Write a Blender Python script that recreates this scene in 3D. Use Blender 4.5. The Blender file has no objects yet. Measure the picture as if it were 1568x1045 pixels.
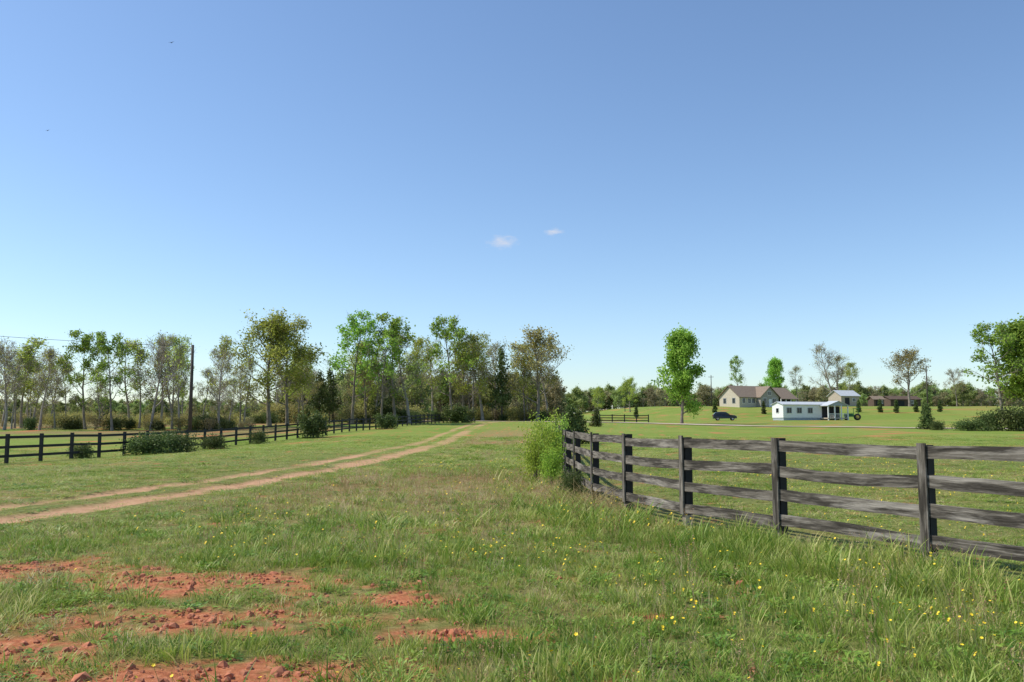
import bpy, math, random
import numpy as np
from mathutils import Vector, Matrix
random.seed(7); RNG=np.random.default_rng(7)
S=bpy.context.scene
def link(o,parent=None):
    S.collection.objects.link(o)
    if parent is not None: o.parent=parent
    return o
# ---------------------------------------------------------------- noise / terrain
def vnoise(x,y,seed=0):
    x=np.asarray(x,float); y=np.asarray(y,float)
    xi=np.floor(x); yi=np.floor(y); fx=x-xi; fy=y-yi
    fx=fx*fx*(3-2*fx); fy=fy*fy*(3-2*fy)
    def h(a,b):
        v=np.sin(a*127.1+b*311.7+seed*74.7)*43758.5453
        return v-np.floor(v)
    return (h(xi,yi)*(1-fx)+h(xi+1,yi)*fx)*(1-fy)+(h(xi,yi+1)*(1-fx)+h(xi+1,yi+1)*fx)*fy
def fbm(x,y,seed=0,o=4):
    s=0;a=.5;t=0
    for i in range(o):
        s=s+a*vnoise(np.asarray(x)*2**i,np.asarray(y)*2**i,seed+i); t+=a; a*=.5
    return s/t
def ss(v,a,b):
    t=np.clip((np.asarray(v,float)-a)/(b-a),0,1); return t*t*(3-2*t)
BY=[-60,0,30,60,100,130,180,230,400,4500]; BZ=[0,0,0,.05,.7,1.3,1.6,2.0,3.5,3.5]
RY=[150,185,225,300,400,4500]; RZ=[0,.3,3.6,4.2,4.0,4.0]
def sm(y,X,Z,w):
    return sum(np.interp(y+k*w,X,Z) for k in (-1,-.5,0,.5,1))/5
def terr(x,y):
    x=np.asarray(x,float); y=np.asarray(y,float)
    z=sm(y,BY,BZ,7)+sm(y,RY,RZ,5)*ss(x,15,50)
    z=z-.48*ss(-x,11,24)*ss(y,14,38)*(1-ss(y,60,115))
    near=1-ss(y,40,90)
    return z+(fbm(x*.8,y*.8,3)-.5)*.07*near+(fbm(x*.12,y*.12,9)-.5)*.2*ss(y,20,60)
def tz(x,y): return float(terr(x,y))
CY=[-60,0,10,14,18,23,31,45,60,100,150,190,210]; CX=[-40,-14.5,-10.4,-9.4,-8.5,-7.6,-6.9,-6.2,-5.7,-5.6,-4.6,0,3]
def tcen(y): return sm(np.asarray(y,float),CY,CX,1.5)
def track(x,y):
    c=tcen(y)
    wob=(fbm(x*1.5,y*.6,21)-.5)*.6
    a=1-ss(abs(x-c-.85)+wob,.34,.68)                       # right-hand rut
    b=(1-ss(abs(x-c+.9)+wob,.2,.46))*(.6+.5*ss(fbm(x*.7,y*.35,25),.35,.55)) # left-hand rut, part overgrown
    fade=1-(1-ss(fbm(x*.6,y*.12,27)+.06,.38,.58))*ss(y,32,50)*.7
    return np.clip(np.maximum(a,b),0,1)*fade*(1-.25*ss(y,38,65))
BL=[(-5.6,9.4,1.9,.75),(-3.2,8.7,1.4,.65),(-2.5,7.1,1.6,.55),(-1.1,7.9,.6,.3),(-1.9,5.6,1.3,.45),(-.4,6.6,.6,.25),(-4,6.3,1.0,.45),(-7.5,8,1,.5),(1.2,7.2,.3,.15)]
def soilb(x,y):
    b=0
    for cx,cy,rx,ry in BL: b=np.maximum(b,np.exp(-(((x-cx)/rx)**2+((y-cy)/ry)**2)))
    return b
def soil(x,y):
    b=soilb(x,y)
    n=.4*fbm(x*2.0,y*2.0,40,4)+.6*fbm(x*7,y*7,44,3)
    return ss(b*.62+(n-.5)*2.0,.29,.53)
# ---------------------------------------------------------------- materials
def newmat(name):
    m=bpy.data.materials.new(name); m.use_nodes=True; nt=m.node_tree
    b=nt.nodes['Principled BSDF']; return m,nt,b
def N(nt,t,**k):
    n=nt.nodes.new(t)
    for a,v in k.items(): setattr(n,a,v)
    return n
def ramp(nt,fac,cols):
    r=N(nt,'ShaderNodeValToRGB'); e=r.color_ramp.elements
    while len(e)<len(cols): e.new(.5)
    for i,(p,c) in enumerate(cols): e[i].position=p; e[i].color=(*c,1)
    nt.links.new(fac,r.inputs[0]); return r.outputs[0]
def noise(nt,vec,scale,detail=4,rough=.6):
    n=N(nt,'ShaderNodeTexNoise'); n.inputs['Scale'].default_value=scale; n.inputs['Detail'].default_value=detail; n.inputs['Roughness'].default_value=rough
    if vec is not None: nt.links.new(vec,n.inputs['Vector'])
    return n.outputs[0]
def mix(nt,f,a,b,mode='MIX'):
    m=N(nt,'ShaderNodeMix',data_type='RGBA',blend_type=mode)
    for s,v in ((0,f),(6,a),(7,b)):
        if hasattr(v,'is_linked'): nt.links.new(v,m.inputs[s])
        elif s==0: m.inputs[0].default_value=v
        else: m.inputs[s].default_value=(*v,1)
    return m.outputs[2]
def attr(nt,name,vec=False):
    a=N(nt,'ShaderNodeAttribute',attribute_name=name); return a.outputs['Vector' if vec else 'Fac']
def plain(name,col,rough=.7,var=.25,scale=3,metal=0):
    m,nt,b=newmat(name)
    tc=N(nt,'ShaderNodeTexCoord').outputs['Object']
    n=noise(nt,tc,scale)
    c=ramp(nt,n,[(.3,tuple(x*(1-var) for x in col)),(.7,tuple(min(1,x*(1+var)) for x in col))])
    nt.links.new(c,b.inputs['Base Color']); b.inputs['Roughness'].default_value=rough; b.inputs['Metallic'].default_value=metal
    return m
def leafmat(name,dark,light,trans=.35,rnd=.25):
    m,nt,b=newmat(name)
    t=attr(nt,'tint'); oi=N(nt,'ShaderNodeObjectInfo').outputs['Random']
    c=ramp(nt,t,[(0,dark),(1,light)])
    h=N(nt,'ShaderNodeHueSaturation'); nt.links.new(c,h.inputs['Color'])
    for s,(a0,a1) in (('Hue',(.5-.018,.5+.018)),('Value',(1-rnd,1+rnd))):
        mr=N(nt,'ShaderNodeMapRange'); mr.inputs[3].default_value=a0; mr.inputs[4].default_value=a1
        nt.links.new(oi,mr.inputs[0]); nt.links.new(mr.outputs[0],h.inputs[s])
    b.inputs['Roughness'].default_value=.6; b.inputs['Specular IOR Level'].default_value=.2
    tr=N(nt,'ShaderNodeBsdfTranslucent'); ms=N(nt,'ShaderNodeMixShader'); ms.inputs[0].default_value=trans
    nt.links.new(h.outputs[0],b.inputs['Base Color']); nt.links.new(h.outputs[0],tr.inputs[0])
    nt.links.new(b.outputs[0],ms.inputs[1]); nt.links.new(tr.outputs[0],ms.inputs[2])
    nt.links.new(ms.outputs[0],nt.nodes['Material Output'].inputs[0]); return m
def grassmat(name,cols,patch=True,trans=.35):
    m,nt,b=newmat(name)
    pos=N(nt,'ShaderNodeNewGeometry').outputs['Position']; oi=N(nt,'ShaderNodeObjectInfo').outputs['Random']
    n1=noise(nt,pos,.35,4); 
    ad=N(nt,'ShaderNodeMath',operation='MULTIPLY_ADD'); nt.links.new(oi,ad.inputs[0]); ad.inputs[1].default_value=.5
    nt.links.new(n1,ad.inputs[2])
    t=attr(nt,'tint'); ad2=N(nt,'ShaderNodeMath',operation='MULTIPLY_ADD'); nt.links.new(t,ad2.inputs[0]); ad2.inputs[1].default_value=.4; nt.links.new(ad.outputs[0],ad2.inputs[2])
    sb=N(nt,'ShaderNodeMath',operation='SUBTRACT'); nt.links.new(ad2.outputs[0],sb.inputs[0]); sb.inputs[1].default_value=.43
    c=ramp(nt,sb.outputs[0],cols)
    b.inputs['Roughness'].default_value=.5; b.inputs['Specular IOR Level'].default_value=.3
    tr=N(nt,'ShaderNodeBsdfTranslucent'); ms=N(nt,'ShaderNodeMixShader'); ms.inputs[0].default_value=trans
    nt.links.new(c,b.inputs['Base Color']); nt.links.new(c,tr.inputs[0])
    nt.links.new(b.outputs[0],ms.inputs[1]); nt.links.new(tr.outputs[0],ms.inputs[2])
    nt.links.new(ms.outputs[0],nt.nodes['Material Output'].inputs[0]); return m
# ground
def ground_mat():
    m,nt,b=newmat('ground_mat'); pos=N(nt,'ShaderNodeNewGeometry').outputs['Position']
    n1=noise(nt,pos,.35,4); n2=noise(nt,pos,7,6,.7); n3=noise(nt,pos,.06,3)
    far=ramp(nt,n1,[(.3,(.13,.20,.025)),(.5,(.18,.25,.04)),(.72,(.27,.29,.07))])
    far=mix(nt,.5,far,ramp(nt,n2,[(.38,(.08,.13,.018)),(.62,(.29,.34,.075))]))
    far=mix(nt,.3,far,ramp(nt,n3,[(.4,(.13,.21,.03)),(.6,(.27,.27,.07))]))
    near=ramp(nt,n2,[(.3,(.07,.08,.022)),(.5,(.16,.18,.045)),(.7,(.31,.27,.11))])
    c=mix(nt,attr(nt,'thatch'),far,near)
    br=ramp(nt,n2,[(.3,(.17,.13,.045)),(.65,(.36,.26,.11))])
    c=mix(nt,attr(nt,'dry'),c,br)
    lit=ramp(nt,n2,[(.3,(.12,.085,.045)),(.65,(.31,.21,.11))])
    c=mix(nt,attr(nt,'litter'),c,lit)
    ns=noise(nt,pos,11,8,.75)
    so=ramp(nt,ns,[(.3,(.22,.065,.03)),(.5,(.47,.165,.075)),(.68,(.62,.28,.15))])
    c=mix(nt,attr(nt,'soil'),c,so)
    tk=ramp(nt,ns,[(.3,(.38,.19,.095)),(.62,(.60,.36,.22))])
    c=mix(nt,attr(nt,'track'),c,tk)
    nt.links.new(c,b.inputs['Base Color']); b.inputs['Roughness'].default_value=.95; b.inputs['Specular IOR Level'].default_value=.1
    bu=N(nt,'ShaderNodeBump'); bu.inputs['Strength'].default_value=.7; bu.inputs['Distance'].default_value=.06
    nt.links.new(ns,bu.inputs['Height']); nt.links.new(bu.outputs[0],b.inputs['Normal']); return m
def wood_mat(name,cols,black=False):
    m,nt,b=newmat(name); w=attr(nt,'wood',True)
    mp=N(nt,'ShaderNodeMapping'); mp.inputs['Scale'].default_value=(1.3,30,9); nt.links.new(w,mp.inputs[0])
    g=noise(nt,mp.outputs[0],1.6,7,.75)
    mp2=N(nt,'ShaderNodeMapping'); mp2.inputs['Scale'].default_value=(1.0,7,7); nt.links.new(w,mp2.inputs[0])
    g2=noise(nt,mp2.outputs[0],1.6,4,.6)
    c=ramp(nt,g,cols)
    dk=mix(nt,1.0,c,(.34,.33,.32),'MULTIPLY')
    c=mix(nt,ramp(nt,g2,[(.44,(0,0,0)),(.56,(1,1,1))]),c,dk)
    c2=ramp(nt,g,[(.35,tuple(x*.5 for x in cols[-1][1])),(.6,tuple(min(1,x*1.2) for x in cols[-1][1]))])
    mp3=N(nt,'ShaderNodeMapping'); mp3.inputs['Scale'].default_value=(.7,5,11); mp3.inputs['Location'].default_value=(7,3,1); nt.links.new(w,mp3.inputs[0])
    f=ramp(nt,noise(nt,mp3.outputs[0],1.3,5,.65),[(.53,(0,0,0)),(.64,(.85,.85,.85))])
    c=mix(nt,f,c,c2)
    nt.links.new(c,b.inputs['Base Color']); b.inputs['Roughness'].default_value=.85; b.inputs['Specular IOR Level'].default_value=.25
    bu=N(nt,'ShaderNodeBump'); bu.inputs['Strength'].default_value=.8; bu.inputs['Distance'].default_value=.012
    nt.links.new(g,bu.inputs['Height']); nt.links.new(bu.outputs[0],b.inputs['Normal']); return m
M={}
M['ground']=ground_mat()
M['wood']=wood_mat('weathered_wood',[(.3,(.04,.035,.029)),(.5,(.145,.125,.10)),(.7,(.33,.295,.25))])
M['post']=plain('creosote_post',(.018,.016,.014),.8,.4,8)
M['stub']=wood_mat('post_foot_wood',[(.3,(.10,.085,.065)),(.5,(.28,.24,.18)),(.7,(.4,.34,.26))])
M['black']=plain('black_fence_paint',(.010,.010,.011),.7,.3,2)
M['palewood']=plain('pale_fence',(.16,.145,.13),.8,.3,2)
M['bark']=plain('bark',(.21,.175,.14),.9,.35,2)
M['barklight']=plain('bark_light',(.31,.27,.225),.9,.3,2)
M['barkdark']=plain('bark_dark',(.10,.08,.065),.9,.35,2)
M['barkpole']=plain('pole_wood',(.07,.058,.048),.9,.3,2)
M['lf_yg']=leafmat('leaf_yellowgreen',(.26,.32,.04),(.58,.64,.13),.5)
M['lf_g']=leafmat('leaf_green',(.15,.27,.03),(.44,.62,.11),.5)
M['lf_o']=leafmat('leaf_olive',(.27,.25,.07),(.55,.50,.17),.45)
M['lf_pine']=leafmat('leaf_pine',(.06,.09,.03),(.19,.23,.075),.35)
M['lf_ced']=leafmat('leaf_cedar',(.045,.075,.022),(.17,.21,.06),.3)
M['lf_br']=leafmat('leaf_brown',(.15,.125,.06),(.34,.29,.14),.35)
M['lf_vine']=leafmat('leaf_vine',(.17,.30,.03),(.50,.64,.10),.5,.1)
M['lf_haze']=leafmat('leaf_far_hazed',(.20,.26,.085),(.46,.52,.18),.45,.3)  # aerial haze painted into both far leaf colours: paler and greyer
M['lf_haze2']=leafmat('leaf_far_olive_hazed',(.23,.215,.12),(.46,.42,.22),.45,.3)
# ---------------------------------------------------------------- mesh builder
class MB:
    def __init__(s): s.v=[];s.f=[];s.m=[];s.t=[];s.w=[];s.mats=[];s.smooth=[]
    def mi(s,mat):
        if mat not in s.mats: s.mats.append(mat)
        return s.mats.index(mat)
    def addv(s,p,t=.5,w=(0,0,0)): s.v.append(tuple(p)); s.t.append(t); s.w.append(w); return len(s.v)-1
    def face(s,ids,mat,sm=False): s.f.append(tuple(ids)); s.m.append(s.mi(mat)); s.smooth.append(sm)
    def poly(s,pts,mat,t=.5): s.face([s.addv(p,t) for p in pts],mat)
    def box(s,x0,x1,y0,y1,z0,z1,mat,w=(0,0,0)):
        i=[s.addv((x,y,z),.5,(w[0]+z,x+y,w[2])) for x,y,z in ((x0,y0,z0),(x1,y0,z0),(x1,y1,z0),(x0,y1,z0),(x0,y0,z1),(x1,y0,z1),(x1,y1,z1),(x0,y1,z1))]
        for q in ((0,3,2,1),(4,5,6,7),(0,1,5,4),(1,2,6,5),(2,3,7,6),(3,0,4,7)): s.face([i[k] for k in q],mat)
    def hexa(s,p,mat):
        i=[s.addv(q) for q in p]
        for q in ((0,3,2,1),(4,5,6,7),(0,1,5,4),(1,2,6,5),(2,3,7,6),(3,0,4,7)): s.face([i[k] for k in q],mat)
    def tube(s,pts,rad,n,mat,cap=False):
        rings=[]
        for k,p in enumerate(pts):
            p=Vector(p); a=Vector(pts[max(0,k-1)]); b=Vector(pts[min(len(pts)-1,k+1)])
            d=(b-a).normalized() if (b-a).length>1e-9 else Vector((0,0,1))
            u=d.orthogonal().normalized() if abs(d.z)<.95 else d.cross(Vector((0,1,0))).normalized(); w=d.cross(u)
            if rings: # keep orientation
                u=(pu-d*pu.dot(d)).normalized(); w=d.cross(u)
            pu=u
            rings.append([s.addv(p+(u*math.cos(2*math.pi*j/n)+w*math.sin(2*math.pi*j/n))*rad[k]) for j in range(n)])
        for a,b in zip(rings,rings[1:]):
            for j in range(n): s.face((a[j],a[(j+1)%n],b[(j+1)%n],b[j]),mat,True)
        if cap: s.face(rings[-1],mat); s.face(rings[0][::-1],mat)
    def leaf(s,p,size,t,mat,rng,elong=1.4):
        a=Vector(rng.normal(size=3)).normalized(); b=a.cross(Vector(rng.normal(size=3))).normalized()
        p=Vector(p); a=a*size*elong; b=b*size
        s.face([s.addv(q,t) for q in (p-a,p-b*.9,p+a,p+b*.9)],mat)
    def mesh(s,name):
        me=bpy.data.meshes.new(name); me.from_pydata(s.v,[],s.f)
        for m in s.mats: me.materials.append(m)
        me.polygons.foreach_set('material_index',s.m); me.polygons.foreach_set('use_smooth',s.smooth)
        a=me.attributes.new('tint','FLOAT','POINT'); a.data.foreach_set('value',s.t)
        if any(w!=(0,0,0) for w in s.w[:50]):
            a=me.attributes.new('wood','FLOAT_VECTOR','POINT'); a.data.foreach_set('vector',np.array(s.w,float).ravel())
        me.update(); return me
    def obj(s,name,parent=None,loc=(0,0,0),rz=0):
        o=bpy.data.objects.new(name,s.mesh(name)); o.location=loc; o.rotation_euler=(0,0,rz); return link(o,parent)
def empty(name,loc,rz=0,sc=1):
    o=bpy.data.objects.new(name,None); o.location=loc; o.rotation_euler=(0,0,rz); o.scale=(sc,sc,sc); o.empty_display_size=.5; return link(o)
# ---------------------------------------------------------------- instancer
def instancer(name,P,R,SC,idx,meshes):
    col=bpy.data.collections.new(name+'_parts')
    for i,me in enumerate(meshes):
        col.objects.link(bpy.data.objects.new('%s_piece_%02d'%(name,i),me))
    me=bpy.data.meshes.new(name); n=len(P); me.vertices.add(n); me.vertices.foreach_set('co',np.asarray(P,float).ravel())
    for an,tp,key,d in (('rot','FLOAT_VECTOR','vector',R),('scl','FLOAT_VECTOR','vector',SC),('idx','INT','value',idx)):
        a=me.attributes.new(an,tp,'POINT'); a.data.foreach_set(key,np.asarray(d,float if tp!='INT' else np.int32).ravel())
    o=link(bpy.data.objects.new(name,me))
    g=bpy.data.node_groups.new(name+'_scatter','GeometryNodeTree')
    g.interface.new_socket('Geometry',in_out='INPUT',socket_type='NodeSocketGeometry')
    g.interface.new_socket('Geometry',in_out='OUTPUT',socket_type='NodeSocketGeometry')
    gi=g.nodes.new('NodeGroupInput'); go=g.nodes.new('NodeGroupOutput'); ip=g.nodes.new('GeometryNodeInstanceOnPoints'); ci=g.nodes.new('GeometryNodeCollectionInfo')
    ci.inputs['Collection'].default_value=col; ci.inputs['Separate Children'].default_value=True; ci.inputs['Reset Children'].default_value=True
    g.links.new(gi.outputs[0],ip.inputs['Points']); g.links.new(ci.outputs[0],ip.inputs['Instance']); ip.inputs['Pick Instance'].default_value=True
    for an,tp,sk in (('rot','FLOAT_VECTOR','Rotation'),('scl','FLOAT_VECTOR','Scale'),('idx','INT','Instance Index')):
        na=g.nodes.new('GeometryNodeInputNamedAttribute'); na.data_type=tp; na.inputs['Name'].default_value=an
        out=[s for s in na.outputs if s.enabled and s.name=='Attribute'][0]
        g.links.new(out,ip.inputs[sk])
    g.links.new(ip.outputs[0],go.inputs[0])
    md=o.modifiers.new('scatter','NODES'); md.node_group=g; return o
# ---------------------------------------------------------------- ground
def ar(a,b,s): return np.arange(a,b,s)
xs=np.concatenate([[-4000,-2500,-1500,-1000,-700,-500,-400],ar(-300,-60,10),ar(-60,-14,2),ar(-14,8,.16),ar(8,20,.4),ar(20,60,2),ar(60,300,8),[300,400,500,700,1000,1500,2500,4000]])
ys=np.concatenate([ar(-60,2,6),ar(2,14,.11),ar(14,30,.25),ar(30,60,.5),ar(60,250,2),ar(250,600,15),[600,750,1000,1500,2200,3200,4500]])
X,Y=np.meshgrid(xs,ys); nx,ny=len(xs),len(ys)
so=soil(X,Y); tk=track(X,Y)*(Y<188)*(.78+.22*vnoise(X*3,Y*.7,5)); 
Z=terr(X,Y)-.05*tk*(1-ss(Y,30,60))+so*(fbm(X*4,Y*4,77)-.5)*.07
def leftfence_x(y): return np.interp(y,[20,42,77,135,170],[-27.5,-24.7,-19.7,-11.8,-6])
litter=.7*ss(leftfence_x(Y)-X,3,9)*ss(Y,72,90)*(1-ss(Y,230,300))*ss(fbm(X*.08,Y*.15,61)+.15,.45,.65)
def dryf(x,y): return ss(fbm(x*.25,y*.10,55),.40,.58)*ss(x-tcen(y),1.5,3)*(1-ss(x-.05*y,.5,2))*ss(y,11,22)*(1-ss(y,80,120))
dry=np.maximum(dryf(X,Y)*.85,.5*ss(fbm(X*.5,Y*.5,58),.45,.65)*(Y<30))
th=1-ss(Y,30,60)
me=bpy.data.meshes.new('ground'); V=np.stack([X,Y,Z],-1).reshape(-1,3)
ii=np.arange((ny-1)*nx).reshape(ny-1,nx)[:,:-1].ravel()
F=np.stack([ii,ii+1,ii+1+nx,ii+nx],-1)
me.vertices.add(len(V)); me.vertices.foreach_set('co',V.ravel()); me.loops.add(F.size); me.loops.foreach_set('vertex_index',F.ravel().astype(np.int32))
me.polygons.add(len(F)); me.polygons.foreach_set('loop_start',np.arange(0,F.size,4,dtype=np.int32)); me.polygons.foreach_set('loop_total',np.full(len(F),4,dtype=np.int32))
me.update(calc_edges=True); me.polygons.foreach_set('use_smooth',np.ones(len(F),bool))
for nm,d in (('soil',np.maximum(so,.6*ss(soilb(X,Y),.12,.6)*ss(fbm(X*3,Y*3,47),.3,.6))),('track',tk),('litter',litter),('dry',dry),('thatch',th)):
    a=me.attributes.new(nm,'FLOAT','POINT'); a.data.foreach_set('value',np.asarray(d,float).ravel())
me.materials.append(M['ground']); link(bpy.data.objects.new('ground',me))
# driveway
def strip(name,pts,w,mat,lift):
    mb=MB(); pts=[Vector(p) for p in pts]; out=[]
    for a,b in zip(pts,pts[1:]):
        n=max(1,int((b-a).length/2.0))
        out+= [a.lerp(b,k/n) for k in range(n)]
    out.append(pts[-1]); L=[]
    for i,p in enumerate(out):
        d=(out[min(i+3,len(out)-1)]-out[max(i-3,0)]).normalized(); nn=Vector((-d.y,d.x))
        row=[]
        for k in (-1,-.5,0,.5,1):
            q=p+nn*w*k*(1+.12*(random.random()-.5)); row.append(mb.addv((q.x,q.y,tz(q.x,q.y)+lift+.03*(1-abs(k)))))
        L.append(row)
    for a,b in zip(L,L[1:]):
        for k in range(4): mb.face((a[k],a[k+1],b[k+1],b[k]),mat,True)
    return mb.obj(name)
M['gravel']=plain('gravel',(.46,.37,.28),.95,.25,.7)
strip('gravel_driveway',[(120,90),(70,97),(49,102),(35,112),(21.5,130),(8,160),(-6,182),(-22,192),(-60,205)],2.3,M['gravel'],.07)
# ---------------------------------------------------------------- grass
def clump(seed,nb,h0,h1,spread,w,lean,mat,seedhead=0):
    r=np.random.default_rng(seed); mb=MB()
    for i in range(nb):
        a=r.uniform(0,6.283); rr=spread*math.sqrt(r.uniform()); x,y=rr*math.cos(a),rr*math.sin(a)
        h=r.uniform(h0,h1); az=a+r.normal()*.9; ln=lean*r.uniform(.3,1.4)*h; ww=w*r.uniform(.7,1.3)
        px,py=-math.sin(az+r.normal()),math.cos(az+r.normal()); t=r.uniform()
        pts=[]
        for k,(f,wf) in enumerate(((0,.8),(.4,1),(.75,.7))):
            cx=x+math.cos(az)*ln*f*f; cy=y+math.sin(az)*ln*f*f; z=h*(f-.15*f*f*lean)
            pts.append((mb.addv((cx-px*ww*wf,cy-py*ww*wf,z),t),mb.addv((cx+px*ww*wf,cy+py*ww*wf,z),t)))
        tip=mb.addv((x+math.cos(az)*ln,y+math.sin(az)*ln,h*(1-.15*lean)),min(1,t+.2))
        for p,q in zip(pts,pts[1:]): mb.face((p[0],p[1],q[1],q[0]),mat,True)
        mb.face((pts[-1][0],pts[-1][1],tip),mat,True)
        if r.uniform()<seedhead:
            p=Vector(mb.v[tip])
            for s in range(5): mb.leaf(p+Vector((r.normal()*.003,r.normal()*.003,s*.012)),.004,t,M['seed'],r,1.6)
    return mb.mesh('grass_clump')
gcols=[(.08,(.085,.17,.017)),(.36,(.20,.32,.038)),(.60,(.33,.41,.075)),(.90,(.56,.51,.19))]
M['grass']=grassmat('grass_blades',gcols)
M['grassdry']=grassmat('dry_grass',[(.2,(.25,.21,.08)),(.5,(.48,.38,.17)),(.8,(.66,.54,.33))])
M['seed']=grassmat('seed_heads',[(.2,(.30,.14,.07)),(.6,(.46,.27,.15)),(.9,(.58,.43,.27))])
M['weed']=grassmat('weed_leaves',[(.2,(.07,.17,.02)),(.5,(.17,.31,.035)),(.8,(.30,.43,.07))])
def weed(seed):
    r=np.random.default_rng(seed); mb=MB()
    for i in range(30):
        a=r.uniform(0,6.283); rr=r.uniform(.01,.11); z=r.uniform(.01,.06)
        c=Vector((rr*math.cos(a),rr*math.sin(a),z)); L=r.uniform(.012,.028); d=Vector((math.cos(a),math.sin(a),r.uniform(-.2,.7))).normalized(); n=Vector((-math.sin(a),math.cos(a),r.normal()*.3)).normalized()*L*.45
        t=r.uniform(); mb.face([mb.addv(q,t) for q in (c-d*L,c-n,c+d*L,c+n)],M['weed'])
    return mb.mesh('weed_clump')
gm=[clump(1,46,.04,.10,.13,.0026,.7,M['grass']),clump(2,42,.05,.13,.12,.0025,.8,M['grass']),clump(3,50,.03,.08,.15,.0026,.9,M['grass']),
    clump(4,36,.07,.18,.11,.0028,.6,M['grass']),clump(5,22,.10,.22,.13,.0013,.35,M['grassdry'],.8),clump(6,28,.04,.11,.14,.0018,1.0,M['grassdry']),weed(7),weed(8),
    clump(9,34,.12,.30,.13,.0034,.5,M['grass'])]
def pick(n,p): return RNG.choice(len(p),size=n,p=np.array(p)/sum(p))
PP=[];RR=[];SS=[];II=[]
def fencepath_x(y): return np.interp(y,[5.9,7.8,9.7,11.56,13.4,15.5,17.9,20.3,22.7,25.1,32,140],[6.9,5.75,4.64,3.56,2.68,2.05,1.7,1.5,1.45,1.5,1.9,8])
def scatter(y0,y1,dens,hs,vs,p):
    wmax=.75*y1+3; n=int((y1-y0)*2*wmax*dens); x=RNG.uniform(-wmax,wmax,n); y=RNG.uniform(y0,y1,n)
    k=(abs(x)<.75*y+3); 
    so_=soil(x,y); tk_=track(x,y); dn=.35+1.25*fbm(x*.9,y*.9,31); sb_=soilb(x,y)
    right=x-fencepath_x(y); sh=(right>-.1)&(right<1.9)&(y<26)
    k&=RNG.uniform(size=n)<dn*(1-.9*so_)*(1-.97*tk_)*(1-.45*ss(sb_,.1,.7))*np.where(sh,.75,1)
    k&=(x>leftfence_x(y)-3)|(y<60)
    x=x[k];y=y[k];n=len(x); so_=so_[k]; sb_=sb_[k]; right=right[k]; sh=sh[k]
    ix=pick(n,p)
    strip_=np.exp(-((right+1.3)/.8)**2)*(y<24)*(right<-.3)
    tall=strip_*(RNG.uniform(size=n)<.55); ix=np.where((tall>.35),np.where(RNG.uniform(size=n)<.35,8,3),ix)
    dz=dryf(x,y)
    ix=np.where(RNG.uniform(size=n)<dz*.6,RNG.choice([4,5],n),ix)
    lush=ss(fbm(x*.7,y*.7,92),.55,.72)
    g=RNG.uniform(.65,1.3,n)*(.65+.8*fbm(x*.6,y*.6,90))
    td=1-np.exp(-((x-tcen(y))/2.6)**2)*.75; td=np.where(x<tcen(y)-1.5,np.minimum(td,.5),td)
    v=vs*g*np.where(right>-.15,.42,1)*(1-.35*so_)*(1-.5*ss(sb_,.1,.7))*td*np.where(sh,.55,1)*(1+.35*lush)
    PP.append(np.stack([x,y,terr(x,y)-.01],-1)); RR.append(np.stack([RNG.normal(0,.08,n),RNG.normal(0,.08,n),RNG.uniform(0,6.283,n)],-1))
    SS.append(np.stack([hs*g,hs*g,v],-1)); II.append(ix)
scatter(3.2,12,84,1.0,.95,[5,4,7,1.6,1.1,1.8,3,3,.15])
scatter(12,30,23,1.6,.9,[5,5,6,1.2,1.2,1.5,1,1,.15])
scatter(30,75,3.6,3.4,.75,[5,5,6,.8,1.0,1.2,.2,.2,.0])
instancer('grass',np.concatenate(PP),np.concatenate(RR),np.concatenate(SS),np.concatenate(II),gm)
# flowers
M['yellow']=plain('yellow_petals',(.88,.62,.02),.6,.1,5)
M['stem']=plain('flower_stem',(.18,.26,.06),.6,.2,5)
def flower(seed):
    r=np.random.default_rng(seed); mb=MB()
    for i in range(int(r.integers(1,3))):
        h=r.uniform(.12,.24); x,y=r.normal(size=2)*.07; dx,dy=r.normal(size=2)*.03
        mb.tube([(x,y,0),(x+dx*.4,y+dy*.4,h*.6),(x+dx,y+dy,h)],[.0016,.0013,.0012],3,M['stem'])
        c=Vector((x+dx,y+dy,h)); ax=Vector((r.normal()*.4,r.normal()*.4-.35,1)).normalized(); u=ax.orthogonal().normalized(); w=ax.cross(u); R=r.uniform(.008,.0135)
        ce=mb.addv(c+ax*.002); ring=[mb.addv(c+(u*math.cos(k*.628)+w*math.sin(k*.628))*R*(1 if k%2 else .72)+ax*.005) for k in range(10)]
        for k in range(10): mb.face((ce,ring[k],ring[(k+1)%10]),M['yellow'])
    return mb.mesh('flower')
n=9000; y=3.5+30*RNG.uniform(size=n)**1.15; x=RNG.uniform(-1,1,n)*(.7*y+2)
k=(fbm(x*.5,y*.5,66)+RNG.normal(0,.15,n)>.59)&(soil(x,y)<.3)&(track(x,y)<.1)&(x>-2.0-.22*y+RNG.normal(0,1.2,n)); x=x[k];y=y[k];n=len(x)
fs=RNG.uniform(.75,1.2,(n,1))*(1+.02*np.clip(y-8,0,20))[:,None]
instancer('yellow_wildflowers',np.stack([x,y,terr(x,y)],-1),np.stack([x*0,x*0,RNG.uniform(0,6.28,n)],-1),np.ones((n,3))*fs,RNG.integers(0,4,n),[flower(i) for i in range(4)])
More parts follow.
